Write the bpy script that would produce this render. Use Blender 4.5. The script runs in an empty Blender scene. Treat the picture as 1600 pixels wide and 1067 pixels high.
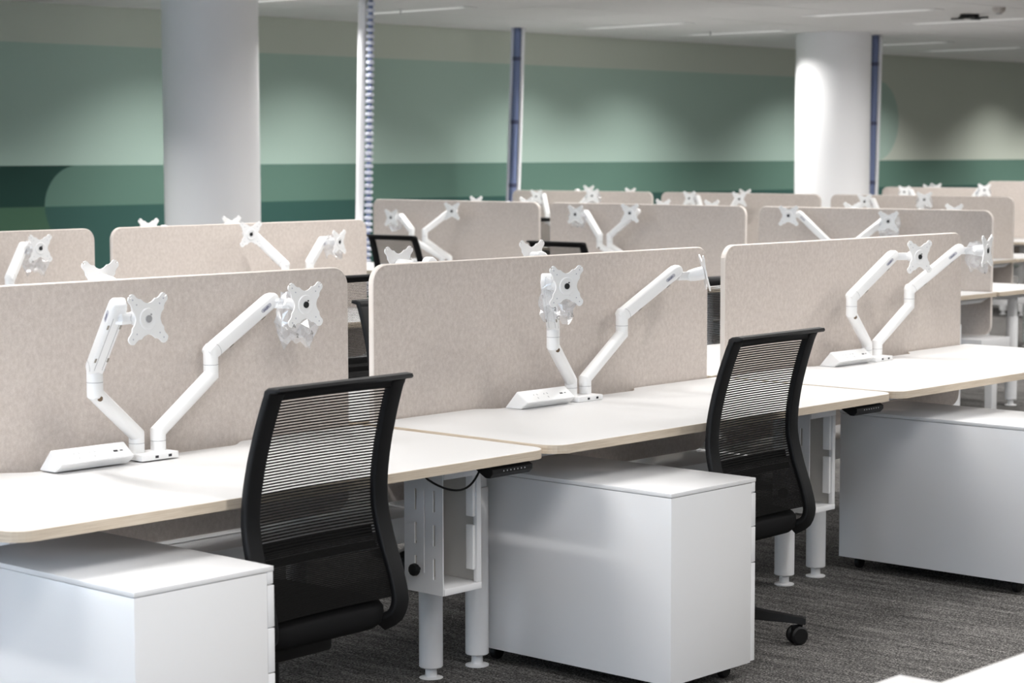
import bpy, bmesh, math, random
from mathutils import Vector, Matrix
rnd = random.Random(7)
PI = math.pi
sc = bpy.context.scene
C = sc.collection
R_ = math.radians

# ------------------------------------------------------------------ camera
F_PX, YAW, PITCH, ROLL = 3265.7, .8297, .0892, .0021
CAM = Vector((-4.4413, -3.8967, 1.5543))
fwd = Vector((math.sin(YAW)*math.cos(PITCH), math.cos(YAW)*math.cos(PITCH), -math.sin(PITCH)))
rgt0 = Vector((math.cos(YAW), -math.sin(YAW), 0))
dwn0 = -rgt0.cross(fwd)
rgt = math.cos(ROLL)*rgt0 + math.sin(ROLL)*dwn0
dwn = -math.sin(ROLL)*rgt0 + math.cos(ROLL)*dwn0
cd = bpy.data.cameras.new('camera'); cam = bpy.data.objects.new('camera', cd); C.objects.link(cam)
cam.matrix_world = Matrix(((rgt.x, -dwn.x, -fwd.x, CAM.x), (rgt.y, -dwn.y, -fwd.y, CAM.y), (rgt.z, -dwn.z, -fwd.z, CAM.z), (0, 0, 0, 1)))
cd.sensor_width = 36; cd.sensor_fit = 'HORIZONTAL'; cd.lens = F_PX/1600*36
cd.clip_end = 200
cd.dof.use_dof = True; cd.dof.focus_distance = 6.5; cd.dof.aperture_fstop = 5.6
sc.camera = cam
def at(px, py, **k):          # the point a pixel's ray meets on the plane x=, y= or z=
    d = rgt*((px-800)/F_PX) + dwn*((py-533.5)/F_PX) + fwd
    (a, v), = k.items(); i = 'xyz'.index(a)
    return CAM + d*((v-CAM[i])/d[i])

# ------------------------------------------------------------------ world, view, lamp levels
w = bpy.data.worlds.new('world'); sc.world = w; w.use_nodes = True
bg = w.node_tree.nodes['Background']; bg.inputs[0].default_value = (.66, .81, 1, 1); bg.inputs[1].default_value = 5.0
sc.view_settings.view_transform = 'Standard'; sc.view_settings.look = 'None'
sc.view_settings.exposure = 0.28; sc.view_settings.gamma = 1; sc.view_settings.use_curve_mapping = False
LAMP_W = 26.0        # watts of one ceiling light
LAMP_SPREAD = 158
WASH_W, WASH_SPREAD = 44.0, 124     # the louvred lights of the row beside the mural

# ------------------------------------------------------------------ materials
MATS = {}
def mat(name, col, rough=.5, metal=0, spec=.5, coat=0, emit=None, estr=0):
    m = bpy.data.materials.new(name); m.use_nodes = True; b = m.node_tree.nodes['Principled BSDF']
    b.inputs['Base Color'].default_value = (*col, 1); b.inputs['Roughness'].default_value = rough
    b.inputs['Metallic'].default_value = metal; b.inputs['Specular IOR Level'].default_value = spec
    b.inputs['Coat Weight'].default_value = coat
    if emit: b.inputs['Emission Color'].default_value = (*emit, 1); b.inputs['Emission Strength'].default_value = estr
    MATS[name] = m; return m
class N:
    def __init__(s, m): s.t = m.node_tree; s.n = s.t.nodes; s.l = s.t.links; s.b = s.n['Principled BSDF']
    def new(s, ty, **k):
        n = s.n.new(ty)
        for a, v in k.items(): setattr(n, a, v)
        return n
    def link(s, a, b): s.l.new(a, b)
    def coord(s, scale=(1, 1, 1), kind='Object'):
        c = s.new('ShaderNodeTexCoord'); mp = s.new('ShaderNodeMapping'); mp.inputs['Scale'].default_value = scale
        s.link(c.outputs[kind], mp.inputs[0]); return mp.outputs[0]
    def noise(s, vec, scale, detail=2, rough=.5):
        n = s.new('ShaderNodeTexNoise'); n.inputs['Scale'].default_value = scale; n.inputs['Detail'].default_value = detail
        n.inputs['Roughness'].default_value = rough; s.link(vec, n.inputs['Vector']); return n.outputs['Fac']
    def ramp(s, fac, stops):
        r = s.new('ShaderNodeValToRGB'); e = r.color_ramp.elements
        while len(e) < len(stops): e.new(.5)
        for i, (p, c) in enumerate(stops): e[i].position = p; e[i].color = (*c, 1)
        s.link(fac, r.inputs[0]); return r.outputs[0]
    def math(s, op, a, b=None):
        n = s.new('ShaderNodeMath', operation=op)
        for i, v in enumerate((a, b)):
            if v is None: continue
            if isinstance(v, (int, float)): n.inputs[i].default_value = v
            else: s.link(v, n.inputs[i])
        return n.outputs[0]
    def mix(s, fac, a, b):
        n = s.new('ShaderNodeMix', data_type='RGBA')
        for sock, v in ((n.inputs[0], fac), (n.inputs[6], a), (n.inputs[7], b)):
            if isinstance(v, (int, float)): sock.default_value = v
            elif isinstance(v, tuple): sock.default_value = (*v, 1)
            else: s.link(v, sock)
        return n.outputs[2]
    def bump(s, h, strength, dist=.001):
        n = s.new('ShaderNodeBump'); n.inputs['Strength'].default_value = strength; n.inputs['Distance'].default_value = dist
        s.link(h, n.inputs['Height']); s.link(n.outputs[0], s.b.inputs['Normal'])
def s2l(*c): return tuple((v/255/12.92 if v/255 <= .04045 else ((v/255+.055)/1.055)**2.4) for v in c)

mat('laminate', (.66, .657, .655), .45)
mat('white_steel', (.80, .80, .81), .28, coat=.15)
mat('cabinet_white', (.82, .82, .83), .24, coat=.25)
mat('white_plastic', (.86, .86, .86), .35)
mat('grey_steel', (.62, .62, .63), .35)
mat('black_plastic', (.006, .006, .0065), .5, spec=.3)
mat('black_frame', (.0045, .0047, .0055), .5, spec=.28)
mat('black_mesh', (.006, .0058, .0058), .8, spec=.15)
mat('black_fabric', (.006, .006, .0065), .9, spec=.15)
mat('seam_grey', (.35, .35, .36), .5)
mat('socket_dark', (.03, .03, .03), .5)
mat('usb_dark', (.02, .02, .025), .4)
mat('hub_black', (.012, .014, .015), .5)
mat('badge_grey', (.50, .50, .55), .4)
mat('badge_ink', (.09, .09, .16), .5)
mat('slot_shadow', (.30, .27, .23), .6)
mat('brass_slot', (.16, .11, .07), .45, metal=.3)
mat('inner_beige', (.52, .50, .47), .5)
mat('column_paint', (.80, .80, .81), .5)
mat('ceiling_tile', (.72, .715, .71), .85)
mat('ceiling_void', (.35, .35, .35), .9)
mat('wall_paint', (.20, .235, .22), .75)
mat('lamp_housing', (.70, .70, .70), .4)
mat('lamp_louvre', (.8, .8, .8), .4, emit=(1, .98, .95), estr=.34)
mat('cable_white', (.78, .78, .80), .4)
mat('cable_blue', (.15, .19, .34), .45)
mat('cable_spine', (.60, .62, .70), .45)
mat('cable_dark', (.05, .06, .12), .45)
mat('detector', (.50, .46, .43), .5)
mat('window_frame', (.5, .5, .5), .5)
mat('button_icon', (.35, .35, .37), .5)
mat('bag_ink', (.05, .045, .04), .6)

m = mat('felt', (.6, .55, .5), .95, spec=.15); n = N(m); v = n.coord()
big = n.noise(v, 3.5, 2); mid = n.noise(n.coord((1, 1, .75)), 75, 3, .7); fine = n.noise(v, 420, 2, .7)
f = n.math('ADD', n.math('MULTIPLY', mid, .6), n.math('MULTIPLY', fine, .4))
col = n.ramp(f, [(.30, (.485, .425, .385)), (.5, (.580, .520, .478)), (.70, (.685, .625, .580))])
n.link(n.mix(n.math('MULTIPLY', big, .22), col, (.64, .56, .51)), n.b.inputs['Base Color']); n.bump(fine, .35, .002)

m = mat('felt_edge_lit', (.74, .68, .63), .9, spec=.15)  # paler than the felt faces: light on the rim put into the colour

m = mat('birch_edge', (.7, .6, .5), .5); n = N(m)
g = n.noise(n.coord((3, 3, 190)), 3.2, 4, .6)
n.link(n.ramp(g, [(.3, (.47, .385, .29)), (.5, (.60, .51, .405)), (.72, (.70, .62, .52))]), n.b.inputs['Base Color'])

m = mat('carpet', (.08, .08, .08), .95, spec=.1); n = N(m)
st = n.noise(n.coord((9, 1.1, 1)), 2.6, 5, .65); st2 = n.noise(n.coord((26, 3.0, 1)), 2.2, 4, .7)
pile = n.noise(n.coord(), 150, 2, .8); pile2 = n.noise(n.coord((1.6, .8, 1)), 60, 3, .75)
f = n.math('ADD', n.math('ADD', n.math('MULTIPLY', st, .17), n.math('MULTIPLY', st2, .13)), n.math('ADD', n.math('MULTIPLY', pile, .48), n.math('MULTIPLY', pile2, .22)))
n.link(n.ramp(f, [(.40, (.016, .0155, .015)), (.47, (.06, .058, .056)), (.53, (.165, .158, .152)), (.60, (.37, .355, .34))]), n.b.inputs['Base Color'])
n.bump(pile, .8, .006)

WALL_Y, CEIL = 10.52, 2.8
zs1 = (at(300, 256, y=WALL_Y).z + at(900, 254.5, y=WALL_Y).z)/2
zs2 = (at(258, 318.4, y=WALL_Y).z + at(560, 311.8, y=WALL_Y).z)/2
zu = (at(412, 82, y=WALL_Y).z + at(960, 108, y=WALL_Y).z)/2
pillx = at(1404, 186, y=WALL_Y).x - (zu-zs1)/2
pillx2 = at(70, 318, y=WALL_Y).x + (zs1-zs2)
m = mat('mural', (.3, .4, .35), .75, spec=.25); n = N(m)
c_ = n.new('ShaderNodeTexCoord'); sx = n.new('ShaderNodeSeparateXYZ'); n.link(c_.outputs['Object'], sx.inputs[0])
X, Z = sx.outputs[0], sx.outputs[2]
def circ(cx, cz, r):
    dx = n.math('SUBTRACT', X, cx); dz = n.math('SUBTRACT', Z, cz)
    return n.math('LESS_THAN', n.math('ADD', n.math('MULTIPLY', dx, dx), n.math('MULTIPLY', dz, dz)), r*r)
pale, midg, band, teal, deep, olive = s2l(190, 197, 185), s2l(163, 185, 174), s2l(91, 121, 109), s2l(50, 84, 78), s2l(30, 62, 55), s2l(66, 98, 78)
in_mid = n.math('MAXIMUM', n.math('MULTIPLY', n.math('LESS_THAN', X, pillx), n.math('LESS_THAN', Z, zu)), circ(pillx, (zu+zs1)/2, (zu-zs1)/2))
upper = n.mix(in_mid, pale, midg)
in_low = n.math('MAXIMUM', n.math('GREATER_THAN', X, pillx2), circ(pillx2, zs2, zs1-zs2))
st_hi = n.mix(in_low, deep, band); st_lo = n.mix(in_low, olive, teal)
low = n.mix(n.math('LESS_THAN', Z, zs2), st_hi, st_lo)
n.link(n.mix(n.math('LESS_THAN', Z, zs1), upper, low), n.b.inputs['Base Color'])

m = mat('clear_film', (.9, .92, .95), .12); n = N(m)
out = n.n['Material Output']; tr = n.new('ShaderNodeBsdfTransparent'); tr.inputs[0].default_value = (.97, .975, .98, 1)
gl = n.new('ShaderNodeBsdfGlossy'); gl.inputs['Roughness'].default_value = .12; df = n.new('ShaderNodeBsdfDiffuse'); df.inputs[0].default_value = (.86, .88, .92, 1)
m1 = n.new('ShaderNodeMixShader'); m1.inputs[0].default_value = .22; m2 = n.new('ShaderNodeMixShader'); m2.inputs[0].default_value = .16
n.link(tr.outputs[0], m1.inputs[1]); n.link(df.outputs[0], m1.inputs[2]); n.link(m1.outputs[0], m2.inputs[1]); n.link(gl.outputs[0], m2.inputs[2]); n.link(m2.outputs[0], out.inputs[0])
m = mat('window_glass', (.9, .95, 1), .05); n = N(m)
out = n.n['Material Output']; tr = n.new('ShaderNodeBsdfTransparent'); gl = n.new('ShaderNodeBsdfGlossy'); gl.inputs['Roughness'].default_value = .03
m1 = n.new('ShaderNodeMixShader'); m1.inputs[0].default_value = .08
n.link(tr.outputs[0], m1.inputs[1]); n.link(gl.outputs[0], m1.inputs[2]); n.link(m1.outputs[0], out.inputs[0])

# ------------------------------------------------------------------ helpers
def mesh_of(bm, name, mats, smooth=False, auto=None):
    bmesh.ops.recalc_face_normals(bm, faces=bm.faces)
    me = bpy.data.meshes.new(name); bm.to_mesh(me); bm.free()
    for k in ([mats] if isinstance(mats, str) else mats): me.materials.append(MATS[k])
    if smooth or auto is not None:
        for p in me.polygons: p.use_smooth = True
        if auto is not None: me.set_sharp_from_angle(angle=R_(auto))
    return me
def link(name, me, parent=None, loc=(0, 0, 0), rot=(0, 0, 0)):
    o = bpy.data.objects.new(name, me); C.objects.link(o); o.parent = parent; o.location = loc; o.rotation_euler = rot
    return o
def tag(o, label, cat, group=None):
    o['label'] = label; o['category'] = cat
    if group: o['group'] = group
    return o
def empty(name, loc, rz=0):
    o = bpy.data.objects.new(name, None); C.objects.link(o); o.location = loc; o.rotation_euler = (0, 0, rz); o.empty_display_size = .1
    return o
def structure(o): o['kind'] = 'structure'; return o
def copy_tree(o, parent=None):
    c = o.copy(); C.objects.link(c); c.parent = parent
    for ch in list(o.children): copy_tree(ch, c)
    return c
def box(bm, x0, x1, y0, y1, z0, z1, mi=0, bevel=0):
    r = bmesh.ops.create_cube(bm, size=1)
    for v in r['verts']:
        v.co = Vector(((x0+x1)/2+v.co.x*(x1-x0), (y0+y1)/2+v.co.y*(y1-y0), (z0+z1)/2+v.co.z*(z1-z0)))
    fs = {f for v in r['verts'] for f in v.link_faces}
    for f in fs: f.material_index = mi
    if bevel:
        es = list({e for v in r['verts'] for e in v.link_edges})
        q = bmesh.ops.bevel(bm, geom=es, offset=bevel, segments=2, profile=.5, affect='EDGES')
        for f in q['faces']: f.material_index = mi
def boxmesh(name, dims, mats, bevel=0):
    bm = bmesh.new(); box(bm, *dims, bevel=bevel); return mesh_of(bm, name, mats, auto=35 if bevel else None)
def prism(bm, pts, z0, z1, mi=0, axis='z'):
    def P(a, b, c): return {'z': (a, b, c), 'y': (a, c, b), 'x': (c, a, b)}[axis]
    lo = [bm.verts.new(P(a, b, z0)) for a, b in pts]; hi = [bm.verts.new(P(a, b, z1)) for a, b in pts]
    fs = [bm.faces.new(lo[::-1]), bm.faces.new(hi)]; k = len(pts)
    for i in range(k): fs.append(bm.faces.new((lo[i], lo[(i+1) % k], hi[(i+1) % k], hi[i])))
    for f in fs: f.material_index = mi
    return fs
def lathe(bm, prof, seg=20, cx=0, cy=0, mi=0):
    rings = []
    for r, z in prof: rings.append([bm.verts.new((cx+r*math.cos(2*PI*i/seg), cy+r*math.sin(2*PI*i/seg), z)) for i in range(seg)])
    for a, b in zip(rings, rings[1:]):
        for i in range(seg):
            f = bm.faces.new((a[i], a[(i+1) % seg], b[(i+1) % seg], b[i])); f.material_index = mi
    for f in (bm.faces.new(rings[0][::-1]), bm.faces.new(rings[-1])): f.material_index = mi
def sweep(bm, path, sect, up=Vector((0, 1, 0)), mi=0, closed=False):
    """section (list of (a,b)) swept along the path with mitred bends; a along side, b along up"""
    path = [Vector(p) for p in path]; k = len(path); rings = []
    for i, p in enumerate(path):
        d0 = (p-path[i-1]).normalized() if (i or closed) else (path[1]-p).normalized()
        d1 = (path[(i+1) % k]-p).normalized() if (i < k-1 or closed) else d0
        t = (d0+d1).normalized(); c = max(.35, t.dot(d1))
        u = (up-t*up.dot(t)).normalized(); s = t.cross(u)
        bend = (d1-d0); ring = []
        for a, b in sect:
            off = s*a+u*b
            if bend.length > 1e-4:
                bn = bend-t*bend.dot(t)
                if bn.length > 1e-6: bn.normalize(); off = off+bn*off.dot(bn)*(1/c-1)
            ring.append(bm.verts.new(p+off))
        rings.append(ring)
    q = len(sect)
    prs = list(zip(rings, rings[1:]))+([(rings[-1], rings[0])] if closed else [])
    for a, b in prs:
        for i in range(q):
            f = bm.faces.new((a[i], a[(i+1) % q], b[(i+1) % q], b[i])); f.material_index = mi
    if not closed:
        for f in (bm.faces.new(rings[0][::-1]), bm.faces.new(rings[-1])): f.material_index = mi
def circle(r, k=14): return [(r*math.cos(2*PI*i/k), r*math.sin(2*PI*i/k)) for i in range(k)]
def rrect(hw, hh, r, k=4):
    pts = []
    for cx, cy, a0 in ((hw-r, hh-r, 0), (-hw+r, hh-r, 90), (-hw+r, -hh+r, 180), (hw-r, -hh+r, 270)):
        for i in range(k+1):
            a = R_(a0+90*i/k); pts.append((cx+r*math.cos(a), cy+r*math.sin(a)))
    return pts
def text_mesh(name, body, size, mt):
    cu = bpy.data.curves.new('lettering', 'FONT'); cu.body = body; cu.size = size; cu.align_x = 'CENTER'; cu.align_y = 'CENTER'; cu.resolution_u = 2
    o = bpy.data.objects.new('lettering', cu); C.objects.link(o)
    dg = bpy.context.evaluated_depsgraph_get(); me = bpy.data.meshes.new_from_object(o.evaluated_get(dg)); me.name = name
    bpy.data.objects.remove(o); bpy.data.curves.remove(cu); me.materials.clear(); me.materials.append(MATS[mt]); return me

# ------------------------------------------------------------------ room shell
X0, X1, Y0 = -9.0, 26.0, -10.0
structure(link('floor', boxmesh('floor', (X0, X1, Y0, WALL_Y, -.1, 0), 'carpet')))
structure(link('wall_back', boxmesh('wall_back', (X0, X1, WALL_Y, WALL_Y+.15, 0, CEIL), 'mural')))
structure(link('wall_right', boxmesh('wall_right', (X1, X1+.15, Y0, WALL_Y, 0, CEIL), 'wall_paint')))
# the wall left of the camera carries a band of windows
WZ0, WZ1 = .85, 2.5
win_no = 0
def window_wall(name, a0, a1, openings, put):
    global win_no
    bm = bmesh.new(); B_ = lambda u0, u1, d0, d1, z0, z1: box(bm, *put(u0, u1, d0, d1), z0, z1)
    B_(a0, a1, 0, .2, 0, WZ0); B_(a0, a1, 0, .2, WZ1, CEIL)
    us = [a0]+[v for ab in openings for v in ab]+[a1]
    for p, q in zip(us[::2], us[1::2]): B_(p, q, 0, .2, WZ0, WZ1)
    structure(link(name, mesh_of(bm, name, 'wall_paint')))
    for p, q in openings:
        win_no += 1; bm = bmesh.new(); t = .05; mid = (p+q)/2; F_ = lambda u0, u1, z0, z1: box(bm, *put(u0, u1, .06, .14), z0, z1)
        F_(p, p+t, WZ0, WZ1); F_(q-t, q, WZ0, WZ1); F_(p+t, q-t, WZ0, WZ0+t); F_(p+t, q-t, WZ1-t, WZ1); F_(mid-.02, mid+.02, WZ0+t, WZ1-t)
        wo = structure(link('window_%d' % win_no, mesh_of(bm, 'window', 'window_frame')))
        link('pane', boxmesh('pane', (*put(p+t, mid-.02, .097, .103), WZ0+t, WZ1-t), 'window_glass'), wo)
        link('pane', boxmesh('pane', (*put(mid+.02, q-t, .097, .103), WZ0+t, WZ1-t), 'window_glass'), wo)
window_wall('wall_left', Y0, WALL_Y, [(-9.4+3.3*i, -9.4+3.3*i+2.9) for i in range(6)], lambda u0, u1, d0, d1: (X0-d1, X0-d0, u0, u1))
structure(link('wall_front', boxmesh('wall_front', (X0, X1, Y0-.15, Y0, 0, CEIL), 'wall_paint')))

# ceiling: slab with a lay-in grid of tiles below it where the photograph sees them
ceil = structure(link('ceiling', boxmesh('ceiling', (X0, X1, Y0, WALL_Y, CEIL, CEIL+.12), 'ceiling_tile')))
LX = [c+d for c in (-6.8, -2.0, 2.8, 7.6, 12.25, 17.0, 21.8) for d in (-.82, .82)]
LY = [9.02-2.7*k for k in range(7)]
tile_me = None
TW, TL = 1.2, 1.35
tile_me = boxmesh('tile', (.006, TW-.006, .006, TL-.006, -.008, -.0011), 'ceiling_tile')
for i in range(13):
    for j in range(5):
        x = 5.2+i*TW; y = WALL_Y-.02-(j+1)*TL
        hit = [(lx, ly) for lx in LX for ly in LY if lx+.09 > x and lx-.09 < x+TW and ly+.70 > y and ly-.70 < y+TL]
        if not hit: link('tile', tile_me, ceil, (x, y, CEIL)); continue
        cuts = sorted({x+.006, x+TW-.006, *[min(max(v, x+.004), x+TW-.004) for lx, ly in hit for v in (lx-.09, lx+.09)]})
        rows = sorted({y+.006, y+TL-.006, *[min(max(v, y+.004), y+TL-.004) for lx, ly in hit for v in (ly-.70, ly+.70)]})
        bm = bmesh.new()
        for a, b in zip(cuts, cuts[1:]):
            for c, d in zip(rows, rows[1:]):
                mx, my = (a+b)/2, (c+d)/2
                if any(abs(mx-lx) < .09 and abs(my-ly) < .70 for lx, ly in hit) or b-a < .002 or d-c < .002: continue
                box(bm, a, b, c, d, CEIL-.008, CEIL-.0011)
        if len(bm.faces): link('tile', mesh_of(bm, 'tile', 'ceiling_tile'), ceil)
        else: bm.free()

# ceiling lights
link('grid_backing', boxmesh('grid_backing', (5.2, 5.2+13*TW, WALL_Y-.02-5*TL, WALL_Y-.02, CEIL-.001, CEIL-.0002), 'ceiling_void'), ceil)
bm = bmesh.new(); hw, hl = .085, .68
for a in ((-hw, -hw+.014, -hl, hl), (hw-.014, hw, -hl, hl), (-hw+.014, hw-.014, -hl, -hl+.08), (-hw+.014, hw-.014, hl-.08, hl)): box(bm, *a, -.012, -.001)
house_me = mesh_of(bm, 'trim_frame', 'lamp_housing')
louv_me = boxmesh('diffuser', (-hw+.014, hw-.014, -hl+.08, hl-.08, -.008, -.001), 'lamp_louvre')
ld = bpy.data.lights.new('lamp', 'AREA'); ld.shape = 'RECTANGLE'; ld.size = .12; ld.size_y = 1.18; ld.energy = LAMP_W; ld.color = (1, .98, .957); ld.spread = R_(LAMP_SPREAD)
wd_ = ld.copy(); wd_.name = 'wash_lamp'; wd_.energy = WASH_W; wd_.spread = R_(WASH_SPREAD)
ORD = ['first', 'second', 'third', 'fourth', 'fifth', 'sixth', 'seventh', 'eighth', 'ninth', 'tenth', 'eleventh', 'twelfth', 'thirteenth', 'fourteenth']
LROW = ['row beside the mural']+['%s row from the mural' % ORD[k] for k in range(1, 7)]
for j, ly in enumerate(LY):
    for i, lx in enumerate(LX):
        e = empty('ceiling_light', (lx, ly, CEIL)); tag(e, 'slim recessed ceiling light, %s from the windows, %s' % (ORD[i], LROW[j]), 'ceiling light', 'recessed ceiling lights')
        link('trim_frame', house_me, e); link('diffuser', louv_me, e)
        lo = bpy.data.objects.new('lamp', wd_ if j == 0 else ld); C.objects.link(lo); lo.parent = e; lo.location = (0, 0, -.016)

# round columns
def column(px_mid, depth, dia, label):
    u = (px_mid-800)/F_PX; p = CAM+(fwd+rgt*u)*depth
    bm = bmesh.new(); r = dia/2
    lathe(bm, [(r, 0), (r, .9), (r, 1.8), (r, CEIL-.001)], 64)
    o = link('round_column', mesh_of(bm, 'round_column', 'column_paint', auto=40), None, (p.x, p.y, 0)); tag(o, label, 'column'); return p
column(335.5, 16.2, .735, 'thick round white column left, in front of the mural wall')
column(1297, 21.9, .775, 'round white column on the right, further back beside the blue cable')

# ------------------------------------------------------------------ desk
W, DP, HT, TH = 1.8, .785, .725, .025
def desk_outline(inset=0.0, R=.065):
    h = W/2-inset; y0 = inset; y1 = DP-inset; pts = []
    def arc(cx, cy, a0, a1, k=7):
        for i in range(k+1):
            a = R_(a0+(a1-a0)*i/k); pts.append((cx+R*math.cos(a), cy+R*math.sin(a)))
    arc(-h+R, y0+R, 180, 270); arc(h-R, y0+R, 270, 360)
    pts.append((h, y1)); dip = .055
    def s_curve(xa, xb, ya, yb):
        for i in range(7):
            t = i/6; s = t*t*(3-2*t); pts.append((xa+(xb-xa)*t, ya+(yb-ya)*s))
    s_curve(.43, .34, y1, y1-dip); s_curve(-.34, -.43, y1-dip, y1)
    pts.append((-h, y1)); return pts
bm = bmesh.new(); prism(bm, desk_outline(.0012), HT-TH, HT); top_me = mesh_of(bm, 'tabletop', 'laminate')
bm = bmesh.new(); a = desk_outline(0); b = desk_outline(.0012); k = len(a)
vs = [[bm.verts.new((x, y, z)) for x, y in p] for p, z in ((a, HT-TH-.0003), (a, HT-.0006), (b, HT+.0002), (b, HT-TH-.0003))]
for r0, r1 in zip(vs, vs[1:]+vs[:1]):
    for i in range(k): bm.faces.new((r0[i], r0[(i+1) % k], r1[(i+1) % k], r1[i]))
edge_me = mesh_of(bm, 'edge_band', 'birch_edge')
LEGX = .80
bm = bmesh.new()
lathe(bm, [(.033, .036), (.036, .039), (.036, .548), (.034, .552)], 28)
leg_me = mesh_of(bm, 'leg', 'white_steel', auto=30)
bm = bmesh.new(); lathe(bm, [(.036, 0), (.036, .004), (.018, .0075), (.017, .0365)], 24); foot_me = mesh_of(bm, 'foot', 'white_steel', auto=30)
bm = bmesh.new(); box(bm, -.026, .026, -.02, .02, .55, .672, bevel=.004); neck_me = mesh_of(bm, 'lift_tube', 'white_steel', auto=35)
bm = bmesh.new(); prism(bm, [(.05, HT-TH-.001), (.05, HT-TH-.008), (.16, .668), (.66, .668), (.74, HT-TH-.008), (.74, HT-TH-.001)], -.03, .03, axis='x'); arm_me = mesh_of(bm, 'support_arm', 'white_steel')
beam_me = boxmesh('crossbeam', (-LEGX+.03, LEGX-.03, .40, .46, .655, .695), 'white_steel')
# control handset at the right front corner
bm = bmesh.new(); prism(bm, [(-.012, HT-TH-.012), (-.012, HT-TH-.024), (.0, HT-TH-.036), (.015, HT-TH-.036), (.075, HT-TH-.004), (.075, HT-TH-.001), (.01, HT-TH-.001)], 0, .165, axis='x')
hand_me = mesh_of(bm, 'control_handset', 'black_plastic')
bm = bmesh.new()
for i in range(7):
    x = .045+i*.0145; lathe(bm, [(.0022, 0), (.0022, .0004)], 8, x, 0)
icon_me = mesh_of(bm, 'button', 'button_icon')
def build_desk():
    r = empty('sit_stand_desk', (0, 0, 0))
    t = link('tabletop', top_me, r); link('edge_band', edge_me, t)
    for s in (-1, 1):
        lx_ = .835 if s > 0 else -.785; l = link('leg', leg_me, r, (lx_, .42, 0)); link('foot', foot_me, l); link('lift_tube', neck_me, l)
        link('support_arm', arm_me, r, (lx_, 0, 0))
    link('crossbeam', beam_me, r)
    h = link('control_handset', hand_me, r, (W/2-.235, .02, 0))
    link('button', icon_me, h, (0, -.0128, HT-TH-.018), (R_(90), 0, 0))
    return r
# felt screen
SW, ZB, ZT, ST = 1.716, .462, 1.214, .022
def screen_mesh(wd, tall=0):
    bm = bmesh.new()
    h, hh, cz = wd/2, (ZT+tall-ZB)/2, (ZT+tall+ZB)/2
    o = [(x, z+cz) for x, z in rrect(h, hh, .06, 7)]; i_ = [(x, z+cz) for x, z in rrect(h-.003, hh-.003, .057, 7)]
    k = len(o); L = [[bm.verts.new((x, y, z)) for x, z in p] for p, y in ((i_, -ST/2), (o, -ST/2+.003), (o, ST/2-.003), (i_, ST/2))]
    for q, (a, b) in enumerate(zip(L, L[1:])):
        for j in range(k): f = bm.faces.new((a[j], a[(j+1) % k], b[(j+1) % k], b[j])); f.material_index = 1
    bm.faces.new(L[0][::-1]); bm.faces.new(L[-1])
    return mesh_of(bm, 'felt_screen', ['felt', 'felt_edge_lit'])
scr_me = screen_mesh(SW)

# pedestal: long side along y, drawers open toward +x
PW, PD, PH, PB = .402, .78, .60, .045
bm = bmesh.new(); box(bm, 0, PW-.018, 0, PD, PB, PH-.014, bevel=.0015); ped_me = mesh_of(bm, 'body', 'cabinet_white', auto=30)
pedtop_me = boxmesh('top_panel', (-.0015, PW+.001, -.0015, PD+.0015, PH-.0125, PH), 'cabinet_white', .0015)
pedlip_me = boxmesh('front_lip', (PW-.0175, PW, 0, PD, PH-.042, PH-.0128), 'cabinet_white', .001)
def drawer_me(z0, z1): return boxmesh('drawer', (PW-.0165, PW+.004, .001, PD-.001, z0, z1), 'cabinet_white', .0015)
drw = [drawer_me(.455, .554), drawer_me(.347, .4525), drawer_me(PB+.004, .3445)]
bm = bmesh.new(); lathe(bm, [(.020, -.011), (.023, -.008), (.023, .008), (.020, .011)], 16)
bmesh.ops.rotate(bm, verts=bm.verts, matrix=Matrix.Rotation(PI/2, 3, 'X')); bmesh.ops.translate(bm, verts=bm.verts, vec=(0, 0, .0232)); box(bm, -.012, .012, -.006, .006, .036, .046)
pcast_me = mesh_of(bm, 'castor', 'black_plastic', auto=40)
def build_ped():
    r = empty('pedestal', (0, 0, 0)); link('body', ped_me, r); link('top_panel', pedtop_me, r); link('front_lip', pedlip_me, r)
    for d in drw: link('drawer', d, r)
    for x in (.05, PW-.07):
        for y in (.06, PD-.06): link('castor', pcast_me, r, (x, y, 0))
    return r

# power box
bm = bmesh.new(); prism(bm, [(.655, HT+.0005), (.625, .748), (.673, .783), (.7255, HT+.0005)], 0, .238, axis='x')
es = list(bm.edges); bmesh.ops.bevel(bm, geom=es, offset=.0022, segments=2, affect='EDGES'); pbox_me = mesh_of(bm, 'body', 'white_plastic', auto=30)
slope = math.atan2(.783-.748, .673-.625)
def slit(wd, ln): return boxmesh('slit', (-wd/2, wd/2, -ln/2, ln/2, 0, .0006), 'seam_grey')
slit_me = slit(.0016, .0065); usba_me = boxmesh('usb_port', (-.0065, .0065, -.0028, .0028, 0, .0008), 'usb_dark'); usbc_me = boxmesh('usb_port', (-.0042, .0042, -.0014, .0014, 0, .0008), 'usb_dark')
def on_slope(me, name, r, x, t, rz=0):   # t 0..1 up the sloping face
    p = Vector((x, .625+.048*t, .748+.035*t))+Vector((0, -math.sin(slope), math.cos(slope)))*.0002
    o = link(name, me, r, p); o.rotation_euler = (Matrix.Rotation(slope, 3, 'X') @ Matrix.Rotation(rz, 3, 'Z')).to_euler()
def build_power():
    r = empty('power_box', (0, 0, 0)); link('body', pbox_me, r)
    for cx in (.068, .118):
        on_slope(slit_me, 'socket_slit', r, cx-.008, .58, R_(-32)); on_slope(slit_me, 'socket_slit', r, cx+.008, .58, R_(32)); on_slope(slit_me, 'socket_slit', r, cx, .30)
    on_slope(usba_me, 'usb_port', r, .190, .45); on_slope(usbc_me, 'usb_port', r, .209, .45)
    return r

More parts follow.
